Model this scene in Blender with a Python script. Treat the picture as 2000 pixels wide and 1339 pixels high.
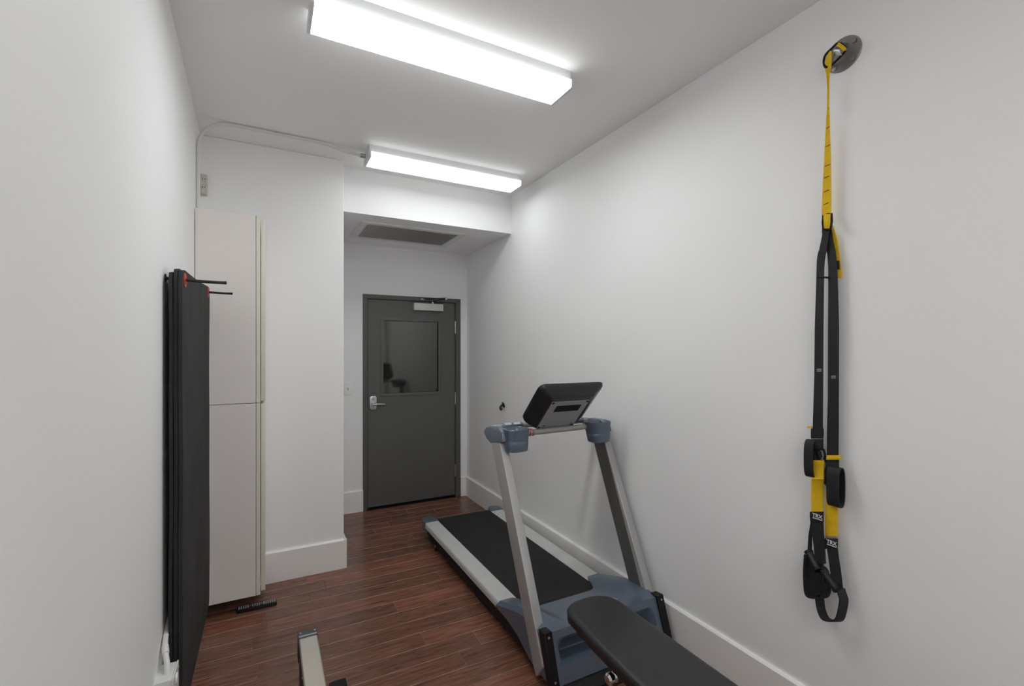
import bpy, bmesh, math, random
from mathutils import Vector, Matrix

# ------------------------------------------------------------------ scene, camera, light, exposure
for o in list(bpy.data.objects):
    bpy.data.objects.remove(o, do_unlink=True)
scene = bpy.context.scene
COL = scene.collection
FPX, HY, TH, EYE = 907.0, 686.4, 0.4862, 1.53
cam_data = bpy.data.cameras.new('camera')
cam_data.sensor_width = 36.0
cam_data.lens = FPX / 2000.0 * 36.0
cam_data.shift_y = (HY - 669.5) / 2000.0
cam_data.clip_start = 0.02
cam = bpy.data.objects.new('camera', cam_data)
cam.location = (0, 0, EYE)
cam.rotation_euler = (math.pi / 2, 0, -TH)
COL.objects.link(cam)
scene.camera = cam

world = bpy.data.worlds.new('world')
scene.world = world
world.use_nodes = True
world.node_tree.nodes['Background'].inputs[0].default_value = (0.6, 0.65, 0.7, 1)
world.node_tree.nodes['Background'].inputs[1].default_value = 0.05

LAMP = 20.0            # radiance of the fluorescent lenses
scene.view_settings.view_transform = 'Standard'
scene.view_settings.look = 'None'
scene.view_settings.gamma = 1.0
scene.view_settings.exposure = 0.0
scene.view_settings.use_curve_mapping = False
scene.cycles.use_denoising = True
scene.cycles.max_bounces = 7
scene.cycles.diffuse_bounces = 6
scene.cycles.glossy_bounces = 3
scene.cycles.use_light_tree = False
scene.cycles.use_adaptive_sampling = True
scene.cycles.adaptive_threshold = 0.03
scene.cycles.adaptive_min_samples = 20

rng = random.Random(7)
SN, CS = math.sin(TH), math.cos(TH)
R_X, CEIL, BACK, PIER, SOF_Y, SOF_Z, PIER_X, FRONT = 1.893, 2.887, 4.616, 3.475, 3.592, 2.56, 0.485, -2.9


def lx(y):
    """surface of the left wall, which runs slightly askew"""
    return -0.335 - 0.0245 * (y - 2.205)


def on_x(u, v, X):
    """the point that a spot of the photograph has on the vertical plane x = X"""
    dx, dz = (u - 1000) / FPX, -(v - HY) / FPX
    r = Vector((SN + dx * CS, CS - dx * SN, dz))
    return Vector((0, 0, EYE)) + r * (X / r.x)


# ------------------------------------------------------------------ materials
def new_mat(name):
    m = bpy.data.materials.new(name)
    m.use_nodes = True
    return m, m.node_tree.nodes, m.node_tree.links, m.node_tree.nodes['Principled BSDF']


def mat(name, col, rough=0.5, metal=0.0, noise=0.0, nscale=30.0, bump=0.0, bscale=200.0, spec=0.5, coat=0.0, stretch=None, nsoft=4):
    m, n, l, b = new_mat(name)
    b.inputs['Roughness'].default_value = rough
    b.inputs['Metallic'].default_value = metal
    b.inputs['Specular IOR Level'].default_value = spec
    b.inputs['Coat Weight'].default_value = coat
    b.inputs['Base Color'].default_value = (*col, 1)
    tc = n.new('ShaderNodeTexCoord')
    mp = n.new('ShaderNodeMapping')
    l.new(tc.outputs['Object'], mp.inputs[0])
    if stretch:
        mp.inputs['Scale'].default_value = stretch
    if noise > 0:
        t = n.new('ShaderNodeTexNoise')
        t.inputs['Scale'].default_value = nscale
        t.inputs['Detail'].default_value = nsoft
        l.new(mp.outputs[0], t.inputs['Vector'])
        r = n.new('ShaderNodeValToRGB')
        r.color_ramp.elements[0].position = 0.3
        r.color_ramp.elements[1].position = 0.7
        r.color_ramp.elements[0].color = (*[c * (1 - noise) for c in col], 1)
        r.color_ramp.elements[1].color = (*[min(1, c * (1 + noise)) for c in col], 1)
        l.new(t.outputs[0], r.inputs[0])
        l.new(r.outputs[0], b.inputs['Base Color'])
    if bump > 0:
        t2 = n.new('ShaderNodeTexNoise')
        t2.inputs['Scale'].default_value = bscale
        t2.inputs['Detail'].default_value = 3
        l.new(mp.outputs[0], t2.inputs['Vector'])
        bp = n.new('ShaderNodeBump')
        bp.inputs['Strength'].default_value = bump
        bp.inputs['Distance'].default_value = 0.004
        l.new(t2.outputs[0], bp.inputs['Height'])
        l.new(bp.outputs[0], b.inputs['Normal'])
    return m


M = {}
M['wall'] = mat('wall_paint', (0.92, 0.92, 0.925), 0.55, noise=0.012, nscale=1.7, spec=0.3, nsoft=0)
M['ceiling'] = mat('ceiling_paint', (0.93, 0.928, 0.92), 0.7, noise=0.01, nscale=1.5, spec=0.2, nsoft=0)
M['trim'] = mat('trim_paint', (0.92, 0.905, 0.89), 0.35, noise=0.01, nscale=5, spec=0.4)
M['subfloor'] = mat('subfloor', (0.012, 0.007, 0.006), 0.8)
M['cabinet'] = mat('cabinet_laminate', (0.86, 0.815, 0.785), 0.45, noise=0.01, nscale=4, spec=0.35)
M['cabinet_edge'] = mat('cabinet_edge', (0.82, 0.79, 0.69), 0.4, noise=0.01, nscale=4)
M['dark_gap'] = mat('dark_gap', (0.05, 0.045, 0.04), 0.8)
M['mat_foam'] = mat('mat_foam', (0.036, 0.036, 0.037), 0.78, noise=0.25, nscale=9, bump=0.35, bscale=260, spec=0.25, stretch=(1, 1, 0.35))
M['black_rod'] = mat('black_rod', (0.012, 0.012, 0.012), 0.4)
M['red_ring'] = mat('red_ring', (0.62, 0.06, 0.05), 0.45)
M['door_paint'] = mat('door_paint', (0.112, 0.113, 0.104), 0.42, noise=0.05, nscale=2.5, spec=0.45)
M['door_frame'] = mat('door_frame_paint', (0.100, 0.100, 0.094), 0.4, noise=0.04, nscale=3, spec=0.45)
M['steel'] = mat('brushed_steel', (0.62, 0.62, 0.64), 0.3, metal=0.85, noise=0.06, nscale=60, stretch=(1, 8, 1))
M['closer'] = mat('closer_aluminium', (0.60, 0.60, 0.59), 0.45, metal=0.25, noise=0.02, nscale=30)
M['white_plastic'] = mat('white_plastic', (0.90, 0.90, 0.88), 0.35)
M['old_plastic'] = mat('old_plastic', (0.56, 0.54, 0.47), 0.45, noise=0.12, nscale=60)
M['conduit'] = mat('painted_conduit', (0.74, 0.73, 0.70), 0.4, noise=0.02, nscale=20)
M['box_paint'] = mat('painted_box', (0.72, 0.72, 0.71), 0.35, noise=0.03, nscale=40)
M['fixture'] = mat('fixture_enamel', (0.72, 0.73, 0.74), 0.35)
M['vent'] = mat('vent_enamel', (0.80, 0.80, 0.78), 0.5)
M['vent_dark'] = mat('vent_inside', (0.42, 0.42, 0.41), 0.8)
M['blue'] = mat('blue_plastic', (0.078, 0.108, 0.155), 0.33, noise=0.03, nscale=120, bump=0.03, bscale=500, spec=0.9, coat=0.25)
M['silver'] = mat('silver_paint', (0.44, 0.435, 0.43), 0.40, metal=0.35, noise=0.03, nscale=150)
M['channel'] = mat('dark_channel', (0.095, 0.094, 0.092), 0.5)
M['rail'] = mat('anodised_rail', (0.66, 0.66, 0.645), 0.45, metal=0.2, noise=0.05, nscale=90, stretch=(1, 0.1, 1))
M['bar'] = mat('grey_tube', (0.33, 0.325, 0.32), 0.4, metal=0.2)
M['belt'] = mat('running_belt', (0.020, 0.0195, 0.018), 0.62, noise=0.45, nscale=4.5, bump=0.15, bscale=400, spec=0.35)
M['black'] = mat('black_plastic', (0.008, 0.008, 0.008), 0.5, spec=0.3)
M['black_matte'] = mat('black_matte', (0.010, 0.010, 0.010), 0.7)
M['console'] = mat('console_plastic', (0.016, 0.016, 0.017), 0.3, spec=0.55)
M['console_plate'] = mat('console_plate', (0.30, 0.303, 0.308), 0.45, noise=0.03, nscale=200)
M['screen'] = mat('console_screen', (0.008, 0.009, 0.011), 0.08)
M['sticker'] = mat('sticker', (0.50, 0.53, 0.45), 0.5)
M['screw'] = mat('screw_zinc', (0.55, 0.55, 0.56), 0.3, metal=0.9)
M['red_cord'] = mat('red_cord', (0.45, 0.05, 0.06), 0.6)
M['vinyl'] = mat('bench_vinyl', (0.020, 0.0185, 0.020), 0.40, noise=0.08, nscale=6, bump=0.10, bscale=500, spec=0.5)
M['vinyl_side'] = mat('bench_vinyl_side', (0.010, 0.010, 0.010), 0.45)
M['chrome'] = mat('chrome', (0.75, 0.75, 0.76), 0.15, metal=1.0)
M['frame_black'] = mat('frame_black', (0.013, 0.013, 0.014), 0.4)
M['rower_rail'] = mat('champagne_rail', (0.56, 0.53, 0.46), 0.33, metal=0.45, noise=0.05, nscale=14, stretch=(1, 0.25, 1))
M['rower_cap'] = mat('rower_cap', (0.05, 0.055, 0.06), 0.4)
M['rower_lip'] = mat('rower_lip', (0.32, 0.34, 0.36), 0.4)
M['yellow'] = mat('yellow_webbing', (0.80, 0.50, 0.012), 0.65, noise=0.06, nscale=60, bump=0.2, bscale=900, spec=0.25)
M['web'] = mat('black_webbing', (0.018, 0.018, 0.020), 0.6, noise=0.1, nscale=80, bump=0.3, bscale=900, spec=0.35)
M['rubber'] = mat('black_rubber', (0.014, 0.014, 0.014), 0.5)
M['print_white'] = mat('white_print', (0.80, 0.80, 0.80), 0.6)
M['stitch'] = mat('pale_stitch', (0.62, 0.58, 0.38), 0.7)
M['anchor'] = mat('anchor_steel', (0.30, 0.29, 0.285), 0.42, metal=0.75, noise=0.08, nscale=20)
M['remote'] = mat('remote_body', (0.010, 0.010, 0.011), 0.35)
M['remote_keys'] = mat('remote_keys', (0.35, 0.36, 0.37), 0.5, noise=0.5, nscale=200)


def wood_mat():
    m, n, l, b = new_mat('stained_oak')
    tc = n.new('ShaderNodeTexCoord')
    oi = n.new('ShaderNodeObjectInfo')
    add = n.new('ShaderNodeVectorMath')
    add.operation = 'MULTIPLY_ADD'
    l.new(oi.outputs['Random'], add.inputs[0])
    add.inputs[1].default_value = (17.0, 31.0, 5.0)
    l.new(tc.outputs['Object'], add.inputs[2])
    mp = n.new('ShaderNodeMapping')
    mp.inputs['Scale'].default_value = (1.0, 11.0, 1.0)
    l.new(add.outputs[0], mp.inputs[0])
    t = n.new('ShaderNodeTexNoise')
    t.inputs['Scale'].default_value = 5.5
    t.inputs['Detail'].default_value = 5
    t.inputs['Roughness'].default_value = 0.65
    t.inputs['Distortion'].default_value = 1.1
    l.new(mp.outputs[0], t.inputs['Vector'])
    r = n.new('ShaderNodeValToRGB')
    e = r.color_ramp.elements
    e[0].position, e[0].color = 0.32, (0.112, 0.047, 0.031, 1)
    e[1].position, e[1].color = 0.70, (0.325, 0.145, 0.096, 1)
    l.new(t.outputs[0], r.inputs[0])
    r2 = n.new('ShaderNodeValToRGB')
    e = r2.color_ramp.elements
    e[0].color, e[1].color = (0.72, 0.74, 0.74, 1), (1.12, 1.0, 0.98, 1)
    x = e.new(0.5)
    x.color = (0.86, 0.88, 0.82, 1)
    l.new(oi.outputs['Random'], r2.inputs[0])
    mx = n.new('ShaderNodeMix')
    mx.data_type = 'RGBA'
    mx.blend_type = 'MULTIPLY'
    mx.inputs['Factor'].default_value = 1
    l.new(r.outputs[0], mx.inputs['A'])
    l.new(r2.outputs[0], mx.inputs['B'])
    l.new(mx.outputs['Result'], b.inputs['Base Color'])
    b.inputs['Roughness'].default_value = 0.24
    b.inputs['Specular IOR Level'].default_value = 0.5
    bp = n.new('ShaderNodeBump')
    bp.inputs['Strength'].default_value = 0.12
    bp.inputs['Distance'].default_value = 0.002
    l.new(t.outputs[0], bp.inputs['Height'])
    l.new(bp.outputs[0], b.inputs['Normal'])
    return m


M['wood'] = wood_mat()
M['wood_edge'] = mat('pale_plank_edge', (0.32, 0.205, 0.155), 0.45, noise=0.5, nscale=8)  # paler tone for the chamfers along the plank seams


def lens_mat(name, power):
    """prismatic acrylic lens, evenly lit from inside"""
    m, n, l, b = new_mat(name)
    b.inputs['Base Color'].default_value = (0.8, 0.8, 0.8, 1)
    b.inputs['Roughness'].default_value = 0.25
    b.inputs['Emission Color'].default_value = (0.97, 1.0, 0.995, 1)
    b.inputs['Emission Strength'].default_value = power
    return m


# the tubes shine straight down; the lens sides and the stretch beyond the tube ends are dimmer
M['lens'] = lens_mat('lens_under_tubes', LAMP)
M['lens_side'] = lens_mat('lens_side', LAMP * 0.22)
M['lens_end'] = lens_mat('lens_beyond_tubes', LAMP * 0.25)
M['old_lens'] = lens_mat('dim_lens_under_tubes', LAMP * 0.37)      # the far fixture is turned down so the soffit does not get too bright
M['old_lens_side'] = lens_mat('old_lens_side', LAMP * 0.10)
M['old_lens_end'] = lens_mat('dim_lens_beyond_tubes', LAMP * 0.15)


def glass_mat():
    """obscured wired door glass, dark behind, mirroring the room"""
    m, n, l, b = new_mat('wired_door_glass')
    tc = n.new('ShaderNodeTexCoord')
    mp = n.new('ShaderNodeMapping')
    mp.inputs['Rotation'].default_value = (0, math.radians(45), 0)
    l.new(tc.outputs['Object'], mp.inputs[0])
    sp = n.new('ShaderNodeSeparateXYZ')
    l.new(mp.outputs[0], sp.inputs[0])
    outs = []
    for k in (0, 2):
        a = n.new('ShaderNodeMath')
        a.operation = 'PINGPONG'
        a.inputs[1].default_value = 0.011
        l.new(sp.outputs[k], a.inputs[0])
        c = n.new('ShaderNodeMath')
        c.operation = 'LESS_THAN'
        c.inputs[1].default_value = 0.0022
        l.new(a.outputs[0], c.inputs[0])
        outs.append(c)
    mxx = n.new('ShaderNodeMath')
    mxx.operation = 'MAXIMUM'
    l.new(outs[0].outputs[0], mxx.inputs[0])
    l.new(outs[1].outputs[0], mxx.inputs[1])
    r = n.new('ShaderNodeValToRGB')
    r.color_ramp.elements[0].color = (0.016, 0.017, 0.013, 1)
    r.color_ramp.elements[1].color = (0.034, 0.033, 0.028, 1)
    l.new(mxx.outputs[0], r.inputs[0])
    l.new(r.outputs[0], b.inputs['Base Color'])
    b.inputs['Roughness'].default_value = 0.05
    b.inputs['IOR'].default_value = 2.0
    return m


M['glass'] = glass_mat()

# ------------------------------------------------------------------ mesh helpers


def add_box(bm, x0, x1, y0, y1, z0, z1, bevel=0.0, seg=2):
    t = bmesh.new()
    bmesh.ops.create_cube(t, size=1.0)
    for v in t.verts:
        v.co = Vector((x0 + (v.co.x + .5) * (x1 - x0), y0 + (v.co.y + .5) * (y1 - y0), z0 + (v.co.z + .5) * (z1 - z0)))
    if bevel > 0:
        bmesh.ops.bevel(t, geom=list(t.edges), offset=bevel, segments=seg, affect='EDGES', profile=0.6)
    merge(bm, t)


def merge(bm, t):
    me = bpy.data.meshes.new('tmp')
    t.to_mesh(me)
    t.free()
    bm.from_mesh(me)
    bpy.data.meshes.remove(me)


def box(x0, x1, y0, y1, z0, z1, bevel=0.0, seg=2):
    bm = bmesh.new()
    add_box(bm, x0, x1, y0, y1, z0, z1, bevel, seg)
    return bm


def add_prism(bm, pts, axis, a, b, bevel=0.0, seg=2):
    """extrude a polygon; axis 'x': pts are (y,z); 'y': (x,z); 'z': (x,y)"""
    t = bmesh.new()
    def mk(p, w):
        return {'x': (w, p[0], p[1]), 'y': (p[0], w, p[1]), 'z': (p[0], p[1], w)}[axis]
    lo = [t.verts.new(mk(p, a)) for p in pts]
    hi = [t.verts.new(mk(p, b)) for p in pts]
    n = len(pts)
    t.faces.new(lo)
    t.faces.new(hi[::-1])
    for i in range(n):
        t.faces.new((lo[i], hi[i], hi[(i + 1) % n], lo[(i + 1) % n]))
    bmesh.ops.recalc_face_normals(t, faces=t.faces)
    if bevel > 0:
        bmesh.ops.bevel(t, geom=list(t.edges), offset=bevel, segments=seg, affect='EDGES', profile=0.6)
    merge(bm, t)


def prism(pts, axis, a, b, bevel=0.0, seg=2):
    bm = bmesh.new()
    add_prism(bm, pts, axis, a, b, bevel, seg)
    return bm


def add_tube(bm, pts, r, n=12, caps=True, closed=False, ry=None, up=None):
    """round (or oval) tube along a polyline; r a number or one per point"""
    pts = [Vector(p) for p in pts]
    k = len(pts)
    rs = r if isinstance(r, (list, tuple)) else [r] * k
    t0 = (pts[1] - pts[0]).normalized()
    ref = Vector(up) if up else (Vector((0, 0, 1)) if abs(t0.z) < 0.9 else Vector((1, 0, 0)))
    nrm = (ref - t0 * ref.dot(t0)).normalized()
    rings = []
    for i in range(k):
        if closed:
            t = (pts[(i + 1) % k] - pts[i - 1]).normalized()
        elif i == 0:
            t = t0
        elif i == k - 1:
            t = (pts[-1] - pts[-2]).normalized()
        else:
            t = ((pts[i + 1] - pts[i]).normalized() + (pts[i] - pts[i - 1]).normalized()).normalized()
        nrm = (nrm - t * nrm.dot(t)).normalized()
        bi = t.cross(nrm)
        rr = rs[i]
        r2 = rr if ry is None else ry
        rings.append([bm.verts.new(pts[i] + nrm * (rr * math.cos(a)) + bi * (r2 * math.sin(a))) for a in [2 * math.pi * j / n for j in range(n)]])
    for i in range(k if closed else k - 1):
        a, b = rings[i], rings[(i + 1) % k]
        for j in range(n):
            bm.faces.new((a[j], a[(j + 1) % n], b[(j + 1) % n], b[j]))
    if caps and not closed:
        bm.faces.new(rings[0][::-1])
        bm.faces.new(rings[-1])


def tube(pts, r, n=12, **k):
    bm = bmesh.new()
    add_tube(bm, pts, r, n, **k)
    return bm


def add_disc(bm, c, axis, r, h, n=24, r2=None, bevel=0.0):
    """short solid cylinder starting at c and running h along axis"""
    c, ax = Vector(c), Vector(axis).normalized()
    ref = Vector((0, 0, 1)) if abs(ax.z) < 0.9 else Vector((1, 0, 0))
    u = (ref - ax * ref.dot(ax)).normalized()
    w = ax.cross(u)
    r2 = r if r2 is None else r2
    steps = [(0, r)]
    if bevel:
        steps += [(h - bevel, r2), (h, r2 - bevel)]
    else:
        steps += [(h, r2)]
    rings = [[bm.verts.new(c + ax * s + (u * math.cos(a) + w * math.sin(a)) * q) for a in [2 * math.pi * j / n for j in range(n)]] for s, q in steps]
    for a, b in zip(rings, rings[1:]):
        for j in range(n):
            bm.faces.new((a[j], a[(j + 1) % n], b[(j + 1) % n], b[j]))
    bm.faces.new(rings[0][::-1])
    bm.faces.new(rings[-1])


def disc(*a, **k):
    bm = bmesh.new()
    add_disc(bm, *a, **k)
    return bm


def add_ring(bm, c, axis, r_out, r_in, h, n=24):
    c, ax = Vector(c), Vector(axis).normalized()
    ref = Vector((0, 0, 1)) if abs(ax.z) < 0.9 else Vector((1, 0, 0))
    u = (ref - ax * ref.dot(ax)).normalized()
    w = ax.cross(u)
    rr = [[bm.verts.new(c + ax * s + (u * math.cos(a) + w * math.sin(a)) * q) for a in [2 * math.pi * j / n for j in range(n)]]
          for s, q in ((0, r_out), (h, r_out), (h, r_in), (0, r_in))]
    for i in range(4):
        a, b = rr[i], rr[(i + 1) % 4]
        for j in range(n):
            bm.faces.new((a[j], a[(j + 1) % n], b[(j + 1) % n], b[j]))


def add_ribbon(bm, rows, thick=0.0025, push=(-1, 0, 0)):
    """webbing: rows of (left point, right point); gets a thickness along push"""
    d = Vector(push).normalized() * thick
    a = [(bm.verts.new(Vector(L)), bm.verts.new(Vector(R))) for L, R in rows]
    b = [(bm.verts.new(Vector(L) + d), bm.verts.new(Vector(R) + d)) for L, R in rows]
    for i in range(len(rows) - 1):
        bm.faces.new((a[i][0], a[i][1], a[i + 1][1], a[i + 1][0]))
        bm.faces.new((b[i][1], b[i][0], b[i + 1][0], b[i + 1][1]))
        bm.faces.new((a[i][0], a[i + 1][0], b[i + 1][0], b[i][0]))
        bm.faces.new((a[i + 1][1], a[i][1], b[i][1], b[i + 1][1]))
    bm.faces.new((a[0][1], a[0][0], b[0][0], b[0][1]))
    bm.faces.new((a[-1][0], a[-1][1], b[-1][1], b[-1][0]))


def add_band(bm, pts, width, thick=0.003, closed=True):
    """webbing loop: a path and a width vector; a real thickness across the path"""
    pts = [Vector(p) for p in pts]
    w = Vector(width) * 0.5
    k = len(pts)
    secs = []
    for i in range(k):
        if closed:
            t = pts[(i + 1) % k] - pts[i - 1]
        else:
            t = pts[min(i + 1, k - 1)] - pts[max(i - 1, 0)]
        nn = t.cross(w).normalized() * (thick / 2)
        secs.append([bm.verts.new(pts[i] + s) for s in (w + nn, -w + nn, -w - nn, w - nn)])
    for i in range(k if closed else k - 1):
        a, b = secs[i], secs[(i + 1) % k]
        for j in range(4):
            bm.faces.new((a[j], a[(j + 1) % 4], b[(j + 1) % 4], b[j]))
    if not closed:
        bm.faces.new(secs[0][::-1])
        bm.faces.new(secs[-1])


def smooth_path(pts, n=6, closed=False):
    """Catmull-Rom through the points"""
    P = [Vector(p) for p in pts]
    k = len(P)
    out = []
    for i in range(k if closed else k - 1):
        if closed:
            a, b, c, d = P[i - 1], P[i], P[(i + 1) % k], P[(i + 2) % k]
        else:
            a, b, c, d = P[max(i - 1, 0)], P[i], P[i + 1], P[min(i + 2, k - 1)]
        for j in range(n):
            t = j / n
            out.append(0.5 * ((2 * b) + (c - a) * t + (2 * a - 5 * b + 4 * c - d) * t * t + (3 * b - a - 3 * c + d) * t ** 3))
    if not closed:
        out.append(P[-1])
    return out


def world_loc(o):
    v = Vector((0, 0, 0))
    while o is not None:
        v += o.location
        o = o.parent
    return v


def obj(name, bm, m, parent=None, smooth=35, label=None, loc=None):
    """link a bmesh given in world coordinates as one mesh object"""
    if isinstance(bm, bmesh.types.BMesh):
        bmesh.ops.recalc_face_normals(bm, faces=bm.faces)
        me = bpy.data.meshes.new(name)
        bm.to_mesh(me)
        bm.free()
    else:
        me = bm
    off = world_loc(parent) if parent else Vector((0, 0, 0))
    if loc is not None:
        off = Vector(loc)
    me.transform(Matrix.Translation(-off))
    if smooth:
        me.polygons.foreach_set('use_smooth', [True] * len(me.polygons))
        me.set_sharp_from_angle(angle=math.radians(smooth))
    me.materials.append(M[m])
    o = bpy.data.objects.new(name, me)
    COL.objects.link(o)
    if parent:
        o.parent = parent
        if loc is not None:
            o.location = off - world_loc(parent)
    elif loc is not None:
        o.location = off
    if label:
        o['label'] = label
    return o


def thing(name, label, cat, loc, group=None):
    o = bpy.data.objects.new(name, None)
    o.empty_display_size = 0.1
    o.location = loc
    COL.objects.link(o)
    return tag(o, label, cat, group)


def tag(o, label, cat, group=None):
    o['label'] = label
    o['category'] = cat
    if group:
        o['group'] = group
    return o


def struct(o, label=None, cat=None):
    o['kind'] = 'structure'
    if label:
        o['label'] = label
    if cat:
        o['category'] = cat
    return o


def text_mesh(body, size, depth, bold=0.0):
    c = bpy.data.curves.new('letters', 'FONT')
    c.body = body
    c.size = size
    c.extrude = depth
    c.offset = bold
    c.align_x = 'CENTER'
    c.align_y = 'CENTER'
    o = bpy.data.objects.new('letters', c)
    COL.objects.link(o)
    bpy.context.view_layer.update()
    me = bpy.data.meshes.new_from_object(o.evaluated_get(bpy.context.evaluated_depsgraph_get()))
    bpy.data.objects.remove(o, do_unlink=True)
    bpy.data.curves.remove(c)
    return me


def sstep(a, b, x):
    t = max(0.0, min(1.0, (x - a) / (b - a)))
    return t * t * (3 - 2 * t)


def interp(tab, x):
    """piecewise linear table, x rising"""
    if x <= tab[0][0]:
        return tab[0][1]
    for (a, fa), (b, fb) in zip(tab, tab[1:]):
        if x <= b:
            return fa + (fb - fa) * (x - a) / (b - a)
    return tab[-1][1]


# ------------------------------------------------------------------ the room
TK = 0.1
floor = struct(obj('floor', box(-0.6, R_X + TK, FRONT - TK, BACK + 0.3, -0.08, -0.012), 'subfloor'),
               'dark red-brown stained hardwood plank floor', 'floor')
# planks run across the room, each its own piece
row_w = 0.125
k = 0
y = BACK + 0.02 - 0.3 * row_w
while y > FRONT - 0.1:
    x = -0.5 - rng.uniform(0.0, 0.9)
    while x < R_X + 0.02:
        L = rng.choice((0.55, 0.75, 0.9, 1.05, 1.25))
        x0, x1 = max(x, -0.48), min(x + L, R_X + 0.05)
        if x1 - x0 > 0.03:
            g = 0.0006
            t = bmesh.new()
            z0, z1, c = -0.012, 0.0 - rng.uniform(0, 0.0004), 0.0013
            lo = [(x0 + g, y - row_w + g), (x1 - g, y - row_w + g), (x1 - g, y - g), (x0 + g, y - g)]
            hi = [(x0 + g + c, y - row_w + g + c), (x1 - g - c, y - row_w + g + c), (x1 - g - c, y - g - c), (x0 + g + c, y - g - c)]
            rings = [[t.verts.new((p[0], p[1], z)) for p in ps] for ps, z in ((lo, z0), (lo, z1 - c), (hi, z1))]
            for a, b in zip(rings, rings[1:]):
                for j in range(4):
                    t.faces.new((a[j], a[(j + 1) % 4], b[(j + 1) % 4], b[j]))
            t.faces.new(rings[-1])
            t.faces.new(rings[0][::-1])
            pk = obj('plank', t, 'wood', floor, smooth=0, loc=((x0 + x1) / 2, y - row_w / 2, 0))
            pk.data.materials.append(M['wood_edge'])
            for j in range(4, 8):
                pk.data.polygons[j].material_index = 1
        x += L
    y -= row_w

struct(obj('ceiling', box(-0.6, R_X + TK, FRONT - TK, BACK + 0.3, CEIL, CEIL + 0.1), 'ceiling', smooth=0), 'plain matte grey-white ceiling', 'ceiling')
y0, y1 = FRONT - TK, BACK + 0.3
struct(obj('wall_left', prism([(lx(y0), y0), (lx(y1), y1), (lx(y1) - TK, y1), (lx(y0) - TK, y0)], 'z', 0, CEIL), 'wall', smooth=0), 'plain white wall along the left side', 'wall')
struct(obj('wall_right', box(R_X, R_X + TK, FRONT - TK, BACK + 0.3, 0, CEIL), 'wall', smooth=0), 'long white wall along the right side', 'wall')
bk = bmesh.new()
DX0, DX1, DZ = 0.818, 1.818, 2.085           # outside of the door frame
add_box(bk, PIER_X - 0.05, DX0 + 0.02, BACK, BACK + 0.15, 0, CEIL)
add_box(bk, DX1 - 0.02, R_X + 0.02, BACK, BACK + 0.15, 0, CEIL)
add_box(bk, DX0 + 0.02, DX1 - 0.02, BACK, BACK + 0.15, DZ - 0.02, CEIL)
struct(obj('wall_back', bk, 'wall', smooth=0), 'white wall around the grey door', 'wall')
struct(obj('wall_front', box(-0.6, R_X + TK, FRONT - TK, FRONT, 0, CEIL), 'wall', smooth=0), 'white wall behind the viewer', 'wall')
struct(obj('wall_pier', box(-0.45, PIER_X, PIER, BACK + 0.15, 0, CEIL, 0.003, 1), 'wall', smooth=0), 'white wall stub beside the tall cabinet', 'wall')
struct(obj('wall_soffit', box(PIER_X - 0.01, R_X + 0.01, SOF_Y, BACK + 0.1, SOF_Z, CEIL), 'wall', smooth=0), 'white dropped soffit above the door niche', 'soffit')


def baseboard(name, x0, x1, y0, y1, face, label):
    """board with a small chamfer at its top front edge"""
    h, c = 0.204, 0.008
    if face == 'x-':
        pts, ax, a, b = [(x0, 0), (x1, 0), (x1, h), (x0 + c, h), (x0, h - c)], 'y', y0, y1
    elif face == 'x+':
        pts, ax, a, b = [(x0, 0), (x1, 0), (x1, h - c), (x1 - c, h), (x0, h)], 'y', y0, y1
    else:
        pts, ax, a, b = [(y0, 0), (y1, 0), (y1, h), (y0 + c, h), (y0, h - c)], 'x', x0, x1
    return prism(pts, ax, a, b)


BT = 0.018
struct(obj('baseboard_right', baseboard('r', R_X - BT, R_X, FRONT, BACK, 'x-', ''), 'trim', smooth=0), 'tall white baseboard along the right wall', 'baseboard')
b1 = baseboard('p', -0.36, PIER_X + BT, PIER - BT, PIER, 'y-', '')
add_prism(b1, [(PIER_X, 0), (PIER_X + BT, 0), (PIER_X + BT, 0.196), (PIER_X + BT - 0.008, 0.204), (PIER_X, 0.204)], 'y', PIER - BT + 0.0005, BACK)
struct(obj('baseboard_pier', b1, 'trim', smooth=0), 'tall white baseboard around the wall stub', 'baseboard')
b1 = baseboard('b', PIER_X + BT, DX0, BACK - BT, BACK, 'y-', '')
m2 = baseboard('b', DX1, R_X - BT, BACK - BT, BACK, 'y-', '')
merge(b1, m2)
struct(obj('baseboard_back', b1, 'trim', smooth=0), 'white baseboard on both sides of the grey door', 'baseboard')
b1 = prism([(lx(FRONT), FRONT), (lx(2.9), 2.9), (lx(2.9) + 0.014, 2.9), (lx(FRONT) + 0.014, FRONT)], 'z', 0, 0.14)
struct(obj('baseboard_left', b1, 'trim', smooth=0), 'white baseboard along the left wall', 'baseboard')

# ------------------------------------------------------------------ the door
door = bpy.data.objects.new('door_1', None)
door.location = (1.31, BACK, 0)
COL.objects.link(door)
struct(door, 'dark grey metal door with a square glass pane', 'door')
FW = 0.042
fr = bmesh.new()
FY0, FY1 = BACK - 0.012, BACK + 0.11
add_box(fr, DX0, DX0 + FW, FY0, FY1, 0, DZ, 0.002, 1)
add_box(fr, DX1 - FW - 0.012, DX1, FY0, FY1, 0, DZ, 0.002, 1)
add_box(fr, DX0 + FW - 0.002, DX1 - FW - 0.01, FY0, FY1, DZ - FW, DZ, 0.002, 1)
add_box(fr, DX0 + FW - 0.002, DX0 + FW + 0.02, FY1 - 0.05, FY1, 0, DZ - FW)
obj('door_frame', fr, 'door_frame', door)
LX0, LX1, LZ0, LZ1 = DX0 + FW + 0.005, DX1 - FW - 0.017, 0.022, DZ - FW - 0.005
WX0, WX1, WZ0, WZ1 = 1.01, 1.58, 1.115, 1.838
LY = BACK + 0.004
lf = bmesh.new()
add_box(lf, LX0, WX0, LY, LY + 0.044, LZ0, LZ1)
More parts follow.
